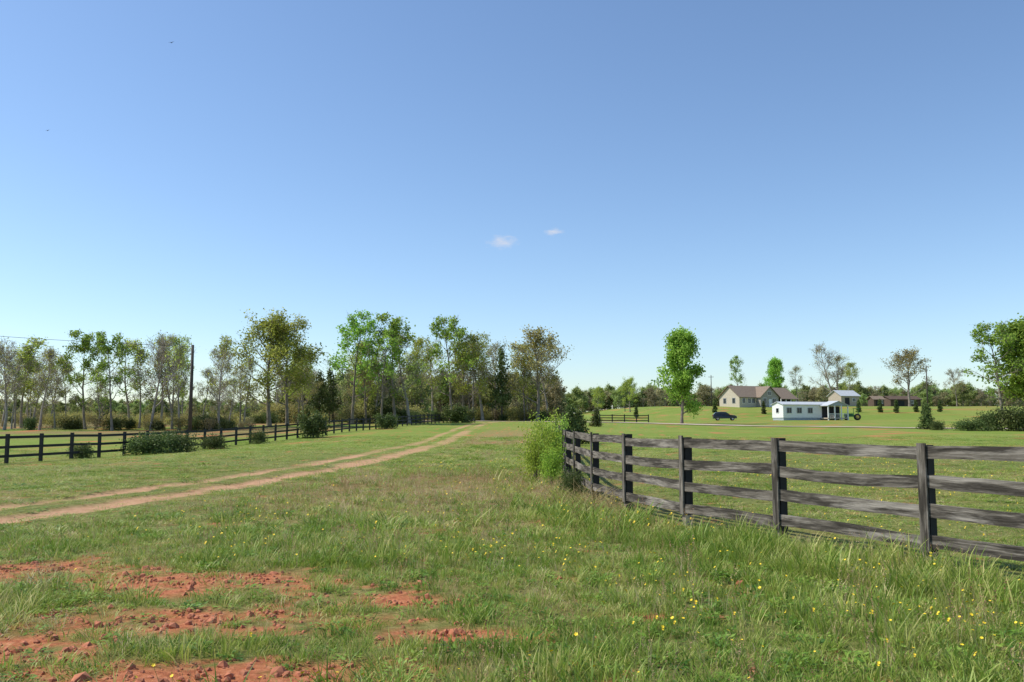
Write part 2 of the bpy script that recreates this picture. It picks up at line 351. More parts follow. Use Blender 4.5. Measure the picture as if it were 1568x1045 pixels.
# soil clods
M['clod']=plain('red_clay',(.42,.15,.075),.95,.4,30)
def clod(seed):
    r=np.random.default_rng(seed); import bmesh
    bm=bmesh.new(); bmesh.ops.create_icosphere(bm,subdivisions=1,radius=.018)
    for v in bm.verts: v.co*=r.uniform(.7,1.25)
    me=bpy.data.meshes.new('clod'); bm.to_mesh(me); bm.free(); me.materials.append(M['clod']); return me
n=30000; x=RNG.uniform(-8,3.5,n); y=RNG.uniform(4,11,n); k=RNG.uniform(size=n)<soil(x,y)*.75; x=x[k];y=y[k];n=len(x)
instancer('clay_clods',np.stack([x,y,terr(x,y)],-1),RNG.uniform(0,6,(n,3)),np.ones((n,3))*RNG.gamma(2,.35,(n,1)),RNG.integers(0,3,n),[clod(i) for i in range(3)])
# ---------------------------------------------------------------- fences
def board(mb,a,b,za,zb,h,off,nrm,th,nseg,rnd,mat):
    a=Vector(a);b=Vector(b);nrm=Vector(nrm); L=(b-a).length; rings=[]
    sag=random.gauss(0,.014); tw=random.gauss(0,.008); r1=random.gauss(0,.012); r2=random.gauss(0,.012)
    if nseg==1: sag=tw=r1=r2=0
    for k in range(nseg+1):
        f=k/nseg; p=a.lerp(b,f)+nrm*(off+ (tw*math.sin(math.pi*f))); z=za*(1-f)+zb*f+sag*math.sin(math.pi*f)+r1*(1-f)+r2*f
        e0=random.gauss(0,.0025) if nseg>1 else 0; e1=random.gauss(0,.0025) if nseg>1 else 0
        q=p+nrm*th
        rings.append([mb.addv((p.x,p.y,z+e0),.5,(f*L+rnd*3,0,rnd)),mb.addv((q.x,q.y,z+e0),.5,(f*L+rnd*3,0,rnd)),mb.addv((q.x,q.y,z+h+e1),.5,(f*L+rnd*3,h,rnd)),mb.addv((p.x,p.y,z+h+e1),.5,(f*L+rnd*3,h,rnd))])
    for r,s in zip(rings,rings[1:]):
        for j in range(4): mb.face((r[j],s[j],s[(j+1)%4],r[(j+1)%4]),mat)
    mb.face(rings[0][::-1],mat); mb.face(rings[-1],mat)
def vbox(mb,c,u,n,hw,t0,t1,z0,z1,mat,rnd=0):
    c=Vector(c);u=Vector(u);n=Vector(n); pts=[]
    for z in (z0,z1):
        for su,tn in ((-hw,t0),(hw,t0),(hw,t1),(-hw,t1)):
            q=c+u*su+n*tn; pts.append((q.x,q.y,z,su))
    i=[mb.addv(p[:3],.5,(p[2]+rnd*5,p[3],rnd)) for p in pts]
    for q in ((0,3,2,1),(4,5,6,7),(0,1,5,4),(1,2,6,5),(2,3,7,6),(3,0,4,7)): mb.face([i[k] for k in q],mat)
def fence(name,pts,bottoms,bh,hgt,bmat,pmat,detail=False,side=1):
    mb=MB(); pts=[Vector(p) for p in pts]; zs=[tz(p.x,p.y) for p in pts]
    for i,p in enumerate(pts):
        d=(pts[min(i+1,len(pts)-1)]-pts[max(i-1,0)]).normalized(); n=Vector((-d.y,d.x))*side
        if detail:
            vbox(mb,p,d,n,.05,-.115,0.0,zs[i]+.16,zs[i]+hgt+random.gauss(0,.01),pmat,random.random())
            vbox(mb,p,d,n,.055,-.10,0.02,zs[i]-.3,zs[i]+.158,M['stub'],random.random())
            vbox(mb,p+d*random.gauss(0,.01),d,n,.052,.029,.054,zs[i]+.165,zs[i]+hgt+.02+random.gauss(0,.01),bmat,random.random()*9)
        else: vbox(mb,p,d,n,.07,-.14,0,zs[i]-.3,zs[i]+hgt+.03,pmat,random.random())
        if i<len(pts)-1:
            q=pts[i+1]; dd=(q-p).normalized(); nn=Vector((-dd.y,dd.x))*side
            for b in bottoms: board(mb,p+dd*.003,q-dd*.003,zs[i]+b,zs[i+1]+b,bh*(1+random.gauss(0,.03) if detail else 1),.002,nn,.025,10 if detail else 1,random.random()*9,bmat)
    return mb.obj(name)
def resample(pts,step):
    pts=[Vector(p) for p in pts]; out=[pts[0]]; acc=0
    for a,b in zip(pts,pts[1:]):
        L=(b-a).length; pos=step-acc
        while pos<=L: out.append(a.lerp(b,pos/L)); pos+=step
        acc=L-(pos-step)
    return out
fp=[(9.1,2.1),(8.0,4.0),(6.9,5.9),(5.78,7.8),(4.64,9.70),(3.56,11.56),(2.70,13.5),(2.06,15.6),(1.69,17.9),(1.50,20.3),(1.45,22.7),(1.52,25.1)]
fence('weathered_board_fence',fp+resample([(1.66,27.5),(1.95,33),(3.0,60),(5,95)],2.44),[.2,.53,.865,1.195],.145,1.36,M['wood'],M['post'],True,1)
fence('black_board_fence',resample([(-33,4),(-29,20),(-24.7,42),(-19.7,77),(-11.8,135),(-7,160)],2.44),[.28,.72,1.2],.135,1.4,M['black'],M['black'],False,-1)
fence('distant_board_fence',resample([(-26,158),(-14,160)],2.44),[.25,.7,1.12],.14,1.35,M['palewood'],M['palewood'],False,-1)
fence('pasture_board_fence',resample([(15,146),(24,150)],2.44),[.25,.7,1.12],.14,1.35,M['black'],M['black'],False,-1)
# ---------------------------------------------------------------- trees
def tree_mesh(name,seed,H,base,R,bark,leaf,nl1=13,leafper=7,lsize=.16,clr=.5,tr=.22,twigs=True,keep=.85,vase=.5,lean=.04,tw=1.0):
    r=np.random.default_rng(seed); mb=MB()
    def path(p,d,L,n,wob,up):
        pts=[p];
        for i in range(n):
            d=(d+Vector(r.normal(size=3))*wob+Vector((0,0,up))).normalized(); p=p+d*(L/n); pts.append(p)
        return pts,d
    def side(d,ang):
        az=r.uniform(0,6.283); u=d.orthogonal().normalized(); w=d.cross(u)
        return (d*math.cos(ang)+(u*math.cos(az)+w*math.sin(az))*math.sin(ang)).normalized()
    def leaves(p,t):
        for i in range(int(r.poisson(leafper))):
            q=p+Vector(r.normal(size=3))*clr*.6
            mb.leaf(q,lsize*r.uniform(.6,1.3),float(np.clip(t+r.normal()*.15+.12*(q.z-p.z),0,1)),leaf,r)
    trunk,_=path(Vector((0,0,-.2)),Vector((r.normal()*lean,r.normal()*lean,1)).normalized(),H*.88,10,.05,.06)
    rad=[tr*(1-.88*(k/10))*(1.35 if k==0 else 1) for k in range(11)]
    mb.tube(trunk,rad,7,bark)
    zb=base/H
    for i in range(nl1):
        f=zb+(1-zb)*((i+r.uniform(.1,.9))/nl1)**.85; f=min(f,.98); k=f*10; a=int(k); p=trunk[min(a,9)].lerp(trunk[min(a,9)+1],k-min(a,9))
        tt=(f-zb)/(1-zb); L=R*(.55+.75*math.sin(math.pi*min(1,(tt*.75+.22))))*r.uniform(.65,1.2)
        az=i*2.4+r.uniform(-.5,.5); el=(.35+vase*tt+r.uniform(-.15,.25))
        d=Vector((math.cos(az)*math.cos(el),math.sin(az)*math.cos(el),math.sin(el)))
        r1=max(.02,rad[a]*.55); b1,_=path(p,d,L,4,.13,.10); mb.tube(b1,[r1,r1*.8,r1*.6,r1*.4,r1*.2],4,bark)
        t1=r.uniform(.25,.75)
        for j in range(5):
            g=.3+.7*(j+r.uniform())/5; kk=min(3,int(g*4)); p2=b1[kk].lerp(b1[kk+1],min(1,g*4-kk)); d2=side((b1[kk+1]-b1[kk]).normalized(),r.uniform(.5,1.0)); d2.z+=.25; d2.normalize()
            L2=L*.5*r.uniform(.5,1.1)*(1.2-.5*g); r2=max(.014,r1*.4)*tw; b2,_=path(p2,d2,L2,3,.15,.08); mb.tube(b2,[r2,r2*.7,r2*.5,r2*.25],3,bark)
            has=r.uniform()<keep; t2=t1+r.normal()*.18
            for q in range(4):
                g2=.35+.65*(q+r.uniform())/4; k2=min(2,int(g2*3)); p3=b2[k2].lerp(b2[k2+1],min(1,g2*3-k2)); d3=side((b2[k2+1]-b2[k2]).normalized(),r.uniform(.4,1.0)); d3.z+=.2; d3.normalize()
                L3=L2*.5*r.uniform(.5,1.2)+.3; b3,_=path(p3,d3,L3,2,.15,.05); mb.tube(b3,[.014*tw,.011*tw,.006*tw],3,bark)
                if twigs:
                    for s in range(4):
                        p4=b3[1].lerp(b3[2],r.uniform(-.6,1)); d4=side(d3,r.uniform(.4,1)); b4=[p4,p4+d4*r.uniform(.3,.8)]; mb.tube(b4,[.009*tw,.005*tw],3,bark)
                if has and leafper>0:
                    leaves(b3[1],t2); leaves(b3[2],t2)
            if has and leafper>0: leaves(b2[-1],t2)
    return mb.mesh(name)
T={}
T['yg1']=tree_mesh('oak_a',11,14,3.2,3.4,M['bark'],M['lf_yg'],18,9,.10,.6,.26,keep=.95)
T['yg2']=tree_mesh('oak_b',12,14,4.0,2.9,M['bark'],M['lf_yg'],15,6,.095,.55,.2,keep=.85)
T['g1']=tree_mesh('poplar_a',13,15,3.6,2.8,M['bark'],M['lf_g'],14,6,.12,.45,.2,keep=.62)
T['g2']=tree_mesh('poplar_b',14,15,5,2.4,M['bark'],M['lf_g'],12,5,.12,.45,.18,keep=.55)
T['full']=tree_mesh('maple_full',15,13,1.6,2.7,M['bark'],M['lf_g'],26,13,.13,.62,.24,twigs=False,keep=.9,vase=.9)
T['o1']=tree_mesh('oak_olive',16,13,4,3.6,M['bark'],M['lf_o'],15,4,.085,.5,.22,vase=.7,tw=1.2)
T['b1']=tree_mesh('bare_a',17,12,3.5,2.2,M['barklight'],M['lf_yg'],12,1.7,.075,.6,.18,vase=1.1,tw=1.35)
T['b2']=tree_mesh('bare_b',18,12,3,2.7,M['barklight'],M['lf_o'],14,.9,.075,.6,.2,vase=.9,tw=1.4)
T['vase']=tree_mesh('oak_vase',19,11,2.6,3.4,M['bark'],M['lf_o'],16,6,.09,.5,.24,vase=1.0,tw=1.2)
T['thin']=tree_mesh('thin_tree',20,12,4,1.7,M['barklight'],M['lf_yg'],11,4,.085,.5,.13,keep=.8,vase=1.0,tw=1.2)
def shrub_mesh(name,seed,R,H,leaf,n,size,bark,stems=8):
    r=np.random.default_rng(seed); mb=MB()
    cl=[]
    for i in range(stems):
        a=r.uniform(0,6.28); rr=R*r.uniform(.2,.85); h=H*r.uniform(.55,1); p=[(r.normal()*.1*R,r.normal()*.1*R,-.1)]
        p.append((math.cos(a)*rr*.4,math.sin(a)*rr*.4,h*.5)); p.append((math.cos(a)*rr,math.sin(a)*rr,h)); mb.tube(p,[.016,.01,.004],3,bark)
        for f in (.35,.6,.8,1): 
            cl.append((Vector(p[1]).lerp(Vector(p[2]),(f-.35)/.65),r.uniform(.2,.8)))
    for i in range(stems*2):
        a=r.uniform(0,6.28); rr=R*math.sqrt(r.uniform())*.9; cl.append((Vector((math.cos(a)*rr,math.sin(a)*rr,H*r.uniform(.12,.8)*(1-.5*(rr/R)**2))),r.uniform(.2,.8)))
    for i in range(n):
        c,t=cl[int(r.integers(len(cl)))]; q=c+Vector(r.normal(size=3))*R*.17; q.z=max(.03,q.z)
        mb.leaf(q,size*r.uniform(.6,1.4),float(np.clip(t+r.normal()*.15,0,1)),leaf,r)
    return mb.mesh(name)
def conifer_mesh(name,seed,H,R,leaf,size,n=2600,base=.3,bark=None,power=.8):
    r=np.random.default_rng(seed); mb=MB(); bark=bark or M['barkdark']
    mb.tube([(0,0,-.2),(r.normal()*.05,0,H*.5),(0,r.normal()*.05,H*.97)],[H*.014,H*.01,.01],6,bark)
    nb=int(46)
    for i in range(nb):
        f=(i+r.uniform())/nb; z=base+(H-base)*f; L=R*((1-f)**power)*r.uniform(.65,1.15)+.05*R; a=i*2.4+r.normal()*.3
        e=(math.cos(a)*L,math.sin(a)*L,z+L*.25*r.uniform(0,1)); mb.tube([(0,0,z),e],[.012,.005],3,bark); t=r.uniform(.1,.8)
        for k in range(int(n/nb*(.35+1.3*(1-f)))):
            g=r.uniform(.15,1.05); q=Vector((e[0]*g,e[1]*g,z+(e[2]-z)*g))+Vector(r.normal(size=3))*R*.11
            mb.leaf(q,size*r.uniform(.6,1.3),float(np.clip(t+r.normal()*.15,0,1)),leaf,r,1.8)
    return mb.mesh(name)
T['pine']=conifer_mesh('pine',31,10,2.4,M['lf_pine'],.12,2000,2.0)
T['cedar']=conifer_mesh('cedar',32,2.8,1.0,M['lf_ced'],.05,3200,.1,None,.6)
T['arb']=conifer_mesh('arborvitae',33,3,.62,M['lf_ced'],.07,1800,.05,None,.5)
def put(name,key,x,y,h,h0,rz=None,wide=1):
    o=bpy.data.objects.new(name,T[key]); s=h/h0; o.location=(x,y,tz(x,y)-.05); o.scale=(s*wide,s*wide,s); o.rotation_euler=(0,0,random.uniform(0,6.28) if rz is None else rz); return link(o)
H0={'yg1':14.5,'yg2':14.5,'g1':15,'g2':15,'full':13.2,'o1':13.2,'b1':12.5,'b2':12,'vase':11.3,'thin':12,'pine':10,'cedar':2.8,'arb':3}
NM={'yg1':'oak_tree','yg2':'oak_tree','g1':'poplar_tree','g2':'poplar_tree','full':'maple_tree','o1':'budding_oak_tree','b1':'bare_tree','b2':'bare_tree','vase':'vase_oak_tree','thin':'young_tree','pine':'pine_tree','cedar':'cedar_tree','arb':'arborvitae_tree'}
# (bearing tangent, distance, height, kind, width)
LST=[(-.66,100,11,'b2',1),(-.61,104,10.5,'b1',1),(-.592,100,10.5,'b2',1),(-.572,108,11.5,'thin',1.5),(-.551,98,10,'b1',1),(-.533,104,8.5,'b1',1),(-.522,106,9,'thin',1.1),(-.497,100,11.4,'g1',1.1),(-.466,98,11.3,'g1',1),(-.446,106,11.4,'b1',1.1),(-.435,104,10.8,'thin',1.2),
(-.421,100,11.2,'b2',1),(-.409,104,12,'b1',1),(-.396,108,12,'yg2',.9),(-.388,100,10.6,'b1',1),(-.343,104,11.4,'thin',.9),(-.362,110,8,'b1',1),(-.318,108,7.5,'o1',1),
(-.283,112,15,'yg1',1.15),(-.262,114,14.6,'yg1',.95),(-.249,128,12,'yg2',.9),(-.225,130,8,'pine',1),(-.213,132,8.4,'pine',1),(-.243,124,8,'o1',1),
(-.186,126,16.4,'g1',1.1),(-.170,130,13,'yg2',1.1),(-.152,124,14,'g2',1.1),(-.135,128,16.2,'g1',1.2),(-.12,130,14.5,'b1',1.4),(-.103,136,14,'yg2',1),(-.093,142,13.5,'b1',1.3),(-.071,128,16.2,'g1',1.1),(-.058,134,13.5,'yg2',1),(-.045,130,14.2,'yg2',1.05),(-.034,134,13.5,'b1',1.4),
(-.012,134,11.8,'pine',.8),(.014,136,13.2,'yg2',1),(.030,132,13.6,'vase',1.15),(.042,140,12.5,'b1',1.3),(-.020,140,12.5,'o1',.9),
(-.145,146,10,'pine',.9),(-.173,146,9.5,'pine',1),
(.198,128,13.9,'full',.95),(.268,255,15.5,'g2',1),(.308,262,14.5,'full',.9),(.335,262,13,'b1',1),(.375,250,18,'b2',1.2),(.382,254,16,'b1',1.3),(.395,262,14,'yg2',1),(.465,232,14.6,'vase',1.3),(.573,128,15.4,'g1',1.25),(.60,130,15.5,'full',1.2),(.64,126,13,'g1',1),(.52,262,11,'o1',1),(.138,245,10,'yg1',1),(.132,260,9,'pine',1),(.1,250,9,'yg2',1.2)]
for i in range(18):
    t=random.uniform(-.66,-.3); LST.append((t,random.uniform(100,128),random.uniform(6,10.5),random.choice(['b1','b2','thin','b1','b2']),1))
for i in range(15):
    t=random.uniform(-.28,.04); LST.append((t,random.uniform(132,150),random.uniform(8,12),random.choice(['b1','b2','thin','o1','yg2','b1']),1))
for t,d,h,k,w in LST:
    if -.105<t<.05: h=h*(d+62)/d-.5; d=d+62
    put(NM[k],k,t*d,d,h,H0[k],None,w)
for t,d,h in ((.145,205,3),(.237,205,3.2),(.294,200,3),(.405,205,3),(.430,205,3.2),(.449,204,3.2),(.472,206,3),(.481,200,2.8),(.5,206,3)): put('arborvitae_tree','arb',t*d,d,h,3)
for t,d,h,w in ((.484,98,2.9,1),(.068,55,2.6,1),(.078,58,2.2,1.2),(.098,110,2.4,1)): put('cedar_tree','cedar',t*d,d,h,2.8,None,w)
T['sh_vine']=shrub_mesh('vine_shrub',41,.75,1.75,M['lf_vine'],3400,.026,M['bark'],16)
T['sh_dark']=shrub_mesh('dark_shrub',42,1.9,1.8,M['lf_ced'],4200,.06,M['barkdark'],14)
T['sh_green']=shrub_mesh('green_shrub',43,1.5,2.0,M['lf_ced'],3200,.07,M['bark'],12)
T['sh_brown']=shrub_mesh('brown_shrub',44,1.6,2.4,M['lf_br'],700,.06,M['bark'],26)
T['sh_olive']=shrub_mesh('olive_shrub',45,1.8,2.6,M['lf_o'],1100,.065,M['bark'],18)
def puts(name,key,x,y,s,sz=None):
    o=bpy.data.objects.new(name,T[key]); o.location=(x,y,tz(x,y)); o.scale=(s,s,sz or s); o.rotation_euler=(0,0,random.uniform(0,6.28)); link(o)
puts('vine_shrub','sh_vine',.62,23.0,.62,.85); puts('vine_shrub','sh_vine',.95,24.2,.72,1.05); puts('vine_shrub','sh_vine',1.35,26.5,.7,.98); puts('vine_shrub','sh_vine',1.0,21.8,.45,.6); puts('cedar_shrub','sh_dark',1.3,18.9,.15,.27)
for x,y,s,sz in ((-22.2,52,.8,.62),(-21.6,56,.8,.62),(-22.0,54,.7,.65),(-20.9,60,.5,.5),(-19.9,67,.45,.5),(-24,48,.4,.4)): puts('hedge_shrub','sh_dark',x,y,s,sz)
for x,y,s,sz in ((-18.2,78,1.0,1.05),(-15.0,102,.9,.8),(-9,138,1.4,1.3),(-8,142,1.4,1.1)): puts('green_shrub','sh_green',x,y,s,sz)
for x,y,s,sz in ((49,92,1.0,.6),(51.5,93,.8,1.0),(54,92,1.2,1.3),(57,93,1.2,1.6),(60,92,1.2,1.4),(47,95,.5,.5)): puts('field_shrub','sh_dark',x,y,s,sz)
# underbrush + woods
n=400; t=RNG.uniform(-.75,.055,n); d=np.where(t<-.3,RNG.uniform(98,150,n),RNG.uniform(128,165,n)); d=np.where(t>-.11,RNG.uniform(196,220,n),d); x=t*d
hh=RNG.uniform(.35,.95,n)*np.where(t>-.3,1.4,.8)
instancer('woodland_underbrush',np.stack([x,d,terr(x,d)],-1),np.stack([x*0,x*0,RNG.uniform(0,6.28,n)],-1),np.stack([hh,hh,hh],-1),np.array([0,0,1,2,1,1,3])[RNG.integers(0,7,n)],[T['sh_brown'],T['sh_olive'],T['sh_dark'],T['sh_green']])
F_=[tree_mesh('far_a',51,12,.8,3.6,M['bark'],M['lf_haze'],13,6,.22,.8,.2,twigs=False),tree_mesh('far_b',52,12,.8,3.2,M['bark'],M['lf_haze2'],13,4,.2,.8,.2,twigs=False),tree_mesh('far_c',53,12,2,3.2,M['barklight'],M['lf_haze2'],12,1.5,.16,.6,.2,twigs=True,tw=1.5),conifer_mesh('far_d',54,12,3,M['lf_pine'],.24,1300,1)]
n=95; t=RNG.uniform(-.27,.055,n); d=RNG.uniform(150,190,n); d=np.where(t>-.11,RNG.uniform(205,240,n),d); x=t*d; sc=RNG.uniform(.45,.75,n)*np.where(t>-.11,1.3,1)
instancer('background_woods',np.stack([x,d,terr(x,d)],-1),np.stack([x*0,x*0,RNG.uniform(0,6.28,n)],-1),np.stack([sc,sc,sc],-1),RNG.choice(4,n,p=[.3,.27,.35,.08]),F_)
n=2100; x=RNG.uniform(-420,520,n); d=350+RNG.uniform(0,110,n)+30*vnoise(x*.02,x*0,3); sc=RNG.uniform(.4,.95,n)*np.where(x<-60,.72,.9)
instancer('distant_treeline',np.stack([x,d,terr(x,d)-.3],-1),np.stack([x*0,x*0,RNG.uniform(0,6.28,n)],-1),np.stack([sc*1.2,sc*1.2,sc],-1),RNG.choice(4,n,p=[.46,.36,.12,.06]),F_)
# dry sticks at the fence
mb=MB(); r=np.random.default_rng(5)
for i in range(260):
    a=r.uniform(0,6.28); L=r.uniform(.25,.75); x0,y0=r.normal()*.38,r.normal()*.6; e=r.uniform(.1,1.0)
    p=Vector((x0,y0,0)); q=p+Vector((math.cos(a)*math.cos(e),math.sin(a)*math.cos(e),math.sin(e)))*L; mid=p.lerp(q,.5)+Vector((r.normal()*.03,r.normal()*.03,.05)); mb.tube([p,mid,q],[.005,.004,.002],3,M['grassdry'])
mb.obj('dry_stalks',None,(1.5,16.3,tz(1.5,16.3)))
# ---------------------------------------------------------------- poles + wires
def pole(name,x,y,h,arm=False,lamp=False,r=1):
    mb=MB(); mb.tube([(0,0,-.3),(0,0,h*.5),(0,0,h)],[.17*r,.15*r,.12*r],10,M['barkpole'],True)
    if arm: mb.box(-.9,.9,-.06,.06,h-.75,h-.62,M['barkpole']); [mb.tube([(a,0,h-.62),(a,0,h-.45)],[.04,.03],6,M['barklight'],True) for a in (-.8,0.3,.8)]
    if lamp: mb.tube([(0,0,h-.4),(.6,0,h-.1),(1.1,0,h-.1)],[.03,.03,.03],6,M['palewood']); mb.tube([(1.1,0,h-.02),(1.1,0,h-.25)],[.12,.2],8,M['palewood'],True)
    return mb.obj(name,None,(x,y,tz(x,y)))
pole('utility_pole',-35.3,94,9.6,r=1.25); pole('utility_pole',-29.7,142,7.8,True); pole('utility_pole',104,214,11,False,True); pole('utility_pole',70,300,11,True)
mb=MB(); A=Vector((-35.3,94,tz(-35.3,94)+9.4)); B=Vector((-75,60,12.0)); pts=[]
for i in range(17):
    f=i/16; p=A.lerp(B,f); p.z-=.9*math.sin(math.pi*f); pts.append(p)
mb.tube(pts,[.022]*17,4,M['barkpole']); mb.obj('power_line')
# ---------------------------------------------------------------- buildings
M['white']=plain('white_siding',(.76,.76,.74),.6,.04,2); M['cream']=plain('cream_siding',(.50,.44,.34),.7,.06,2); M['bluegray']=plain('bluegray_siding',(.33,.37,.41),.7,.06,2); M['taupe']=plain('taupe_siding',(.34,.31,.26),.7,.06,2); M['brownroof']=plain('brown_shingles',(.22,.165,.12),.9,.2,4)
M['glass']=plain('window_glass',(.02,.025,.03),.15,.2,1); M['darkin']=plain('dark_opening',(.025,.025,.028),.9,.2,1); M['palroof']=plain('pale_metal_roof',(.50,.52,.53),.5,.08,2); M['tanwall']=plain('tan_siding',(.42,.35,.27),.8,.1,2); M['shed']=plain('brown_shed',(.10,.065,.045),.9,.25,2)
def roof(mb,x0,x1,y0,y1,z,rh,axis,oh,mat,th=.14):
    if axis=='x':
        ym=(y0+y1)/2; sl=rh/((y1-y0)/2)
        for s,ye in ((-1,y0-oh),(1,y1+oh)):
            ze=z-oh*sl
            mb.hexa([(x0-oh,ye,ze),(x1+oh,ye,ze),(x1+oh,ym,z+rh),(x0-oh,ym,z+rh),(x0-oh,ye,ze+th),(x1+oh,ye,ze+th),(x1+oh,ym,z+rh+th),(x0-oh,ym,z+rh+th)],mat)
    else:
        xm=(x0+x1)/2; sl=rh/((x1-x0)/2)
        for xe in (x0-oh,x1+oh):
            ze=z-oh*sl
            mb.hexa([(xe,y0-oh,ze),(xm,y0-oh,z+rh),(xm,y1,z+rh),(xe,y1,ze),(xe,y0-oh,ze+th),(xm,y0-oh,z+rh+th),(xm,y1,z+rh+th),(xe,y1,ze+th)],mat)
def gable(mb,x0,x1,y0,y1,z,rh,axis,mat):
    if axis=='x':
        for x in (x0,x1): mb.poly([(x,y0,z),(x,y1,z),(x,(y0+y1)/2,z+rh)],mat)
    else: mb.poly([(x0,y0,z),(x1,y0,z),((x0+x1)/2,y0,z+rh)],mat)
def win(mb,x,z,w,h,y,fr,gl):
    mb.box(x-w/2-.1,x+w/2+.1,y-.06,y-.004,z-h/2-.1,z+h/2+.1,fr); mb.box(x-w/2,x+w/2,y-.08,y-.062,z-h/2,z+h/2,gl); mb.box(x-.025,x+.025,y-.1,y-.082,z-h/2,z+h/2,fr)
def winx(mb,y,z,w,h,x,fr,gl):
    mb.box(x-.06,x-.004,y-w/2-.1,y+w/2+.1,z-h/2-.1,z+h/2+.1,fr); mb.box(x-.08,x-.062,y-w/2,y+w/2,z-h/2,z+h/2,gl)
hx,hy=65,228; E=empty('farmhouse',(hx,hy,tz(hx,hy)-.15),math.radians(27),.96)
w=MB(); w.box(-9.5,4,-4,4,-1,2.7,M['cream']); gable(w,-9.5,4,-4,4,2.7,2.9,'x',M['cream']); w.box(-3.5,3,-5.6,-4.01,-1,2.7,M['taupe']); gable(w,-3.5,3,-5.6,-4,2.7,2.7,'y',M['taupe']); w.box(4.01,10,-3.2,4,-1,2.65,M['taupe']); gable(w,4.01,10,-3.2,4,2.65,2.5,'x',M['taupe']); w.obj('walls',E)
w=MB(); roof(w,-9.5,4,-4,4,2.72,2.9,'x',.45,M['brownroof']); roof(w,-3.5,3,-5.6,-.2,2.72,2.7,'y',.4,M['brownroof']); roof(w,4.6,10,-5.2,4,2.3,3.0,'x',.4,M['brownroof']); w.obj('roof',E)
w=MB()
for x in (-2,1.4): win(w,x,1.5,1.1,1.5,-5.6,M['white'],M['glass'])
win(w,-.3,3.6,1,1,-5.6,M['white'],M['glass'])
for x in (-8,-6,-4.6): win(w,x,1.6,.9,1.3,-4,M['white'],M['glass'])
for y in (-1.8,1.8): winx(w,y,1.6,1,1.3,-9.5,M['bluegray'],M['glass'])
w.obj('windows',E)
w=MB(); w.box(4.6,9.6,-3.3,-3.21,0,2.2,M['darkin']); [w.box(x-.12,x+.12,-5.2,-4.96,-1,2.2,M['white']) for x in (4.4,6.2,8,9.9)]; w.box(-.6,.4,-5.7,-5.61,-.3,2.0,M['white']); w.obj('porch_and_door',E)
w=MB(); w.box(-7.5,-6.8,1.5,2.2,3.5,6.0,M['shed']); w.obj('chimney',E)
mx,my=62.5,180; E=empty('mobile_home',(mx,my,tz(mx,my)),math.radians(16))
w=MB(); w.box(-7.6,6,-2,2,.5,3.2,M['white']); gable(w,-7.6,6,-2,2,3.2,.55,'x',M['white']); w.box(-7.5,5.9,-1.93,1.93,-1,.498,M['bluegray']); w.obj('walls',E)
w=MB(); roof(w,-7.6,6,-2,2,3.22,.55,'x',.25,M['palroof'],.08); w.obj('roof',E)
w=MB(); [win(w,x,2.0,1.0,1.0,-2,M['bluegray'],M['glass']) for x in (-6.2,-3.8,-1.2)]; winx(w,0,2,.9,.9,-7.6,M['white'],M['glass']); w.box(3,4,-2.06,-2.004,.6,2.6,M['glass']); w.obj('windows',E)
w=MB(); roof(w,1.2,6.2,-4.6,-1.5,3.0,.9,'y',.2,M['palroof'],.08); gable(w,1.2,6.2,-4.55,0,3.0,.9,'y',M['bluegray']); [w.box(x-.1,x+.1,-4.6,-4.4,-1,3.0,M['white']) for x in (1.35,2.9,4.5,6.05)]; w.box(1.2,6.2,-4.6,-2.01,.25,.5,M['tanwall']); w.box(1.4,6,-4.55,-4.48,1.25,1.35,M['white']); [w.box(x-.02,x+.02,-4.54,-4.5,.5,1.25,M['white']) for x in np.arange(1.6,6,.3)]; w.box(1.6,5.9,-2.1,-2.065,.55,2.8,M['darkin']); w.obj('porch',E)  # dark sheet over the wall paints in the shade inside the porch
def shed(name,x,y,rz,L,D,h,rh,wall,rf,openx=None):
    E=empty(name,(x,y,tz(x,y)),rz); w=MB(); w.box(-L/2,L/2,-D/2,D/2,-1,h,wall); gable(w,-L/2,L/2,-D/2,D/2,h,rh,'x',wall); w.obj('walls',E)
    w=MB(); roof(w,-L/2,L/2,-D/2,D/2,h+.02,rh,'x',.35,rf,.1); w.obj('roof',E)
    w=MB(); w.box(-L*.3,-L*.05,-D/2-.05,-D/2-.004,0,h*.8,M['darkin']); win(w,L*.2,h*.6,.9,.8,-D/2,M['white'],M['glass']); w.obj('door_and_window',E)
shed('tan_outbuilding',90,232,math.radians(20),6,5,2.8,1.4,M['tanwall'],M['palroof']); shed('brown_shed',109,240,math.radians(8),9,5,1.9,.9,M['shed'],M['shed']); shed('small_shed',100,235,math.radians(8),3,3,1.9,.8,M['shed'],M['brownroof'])
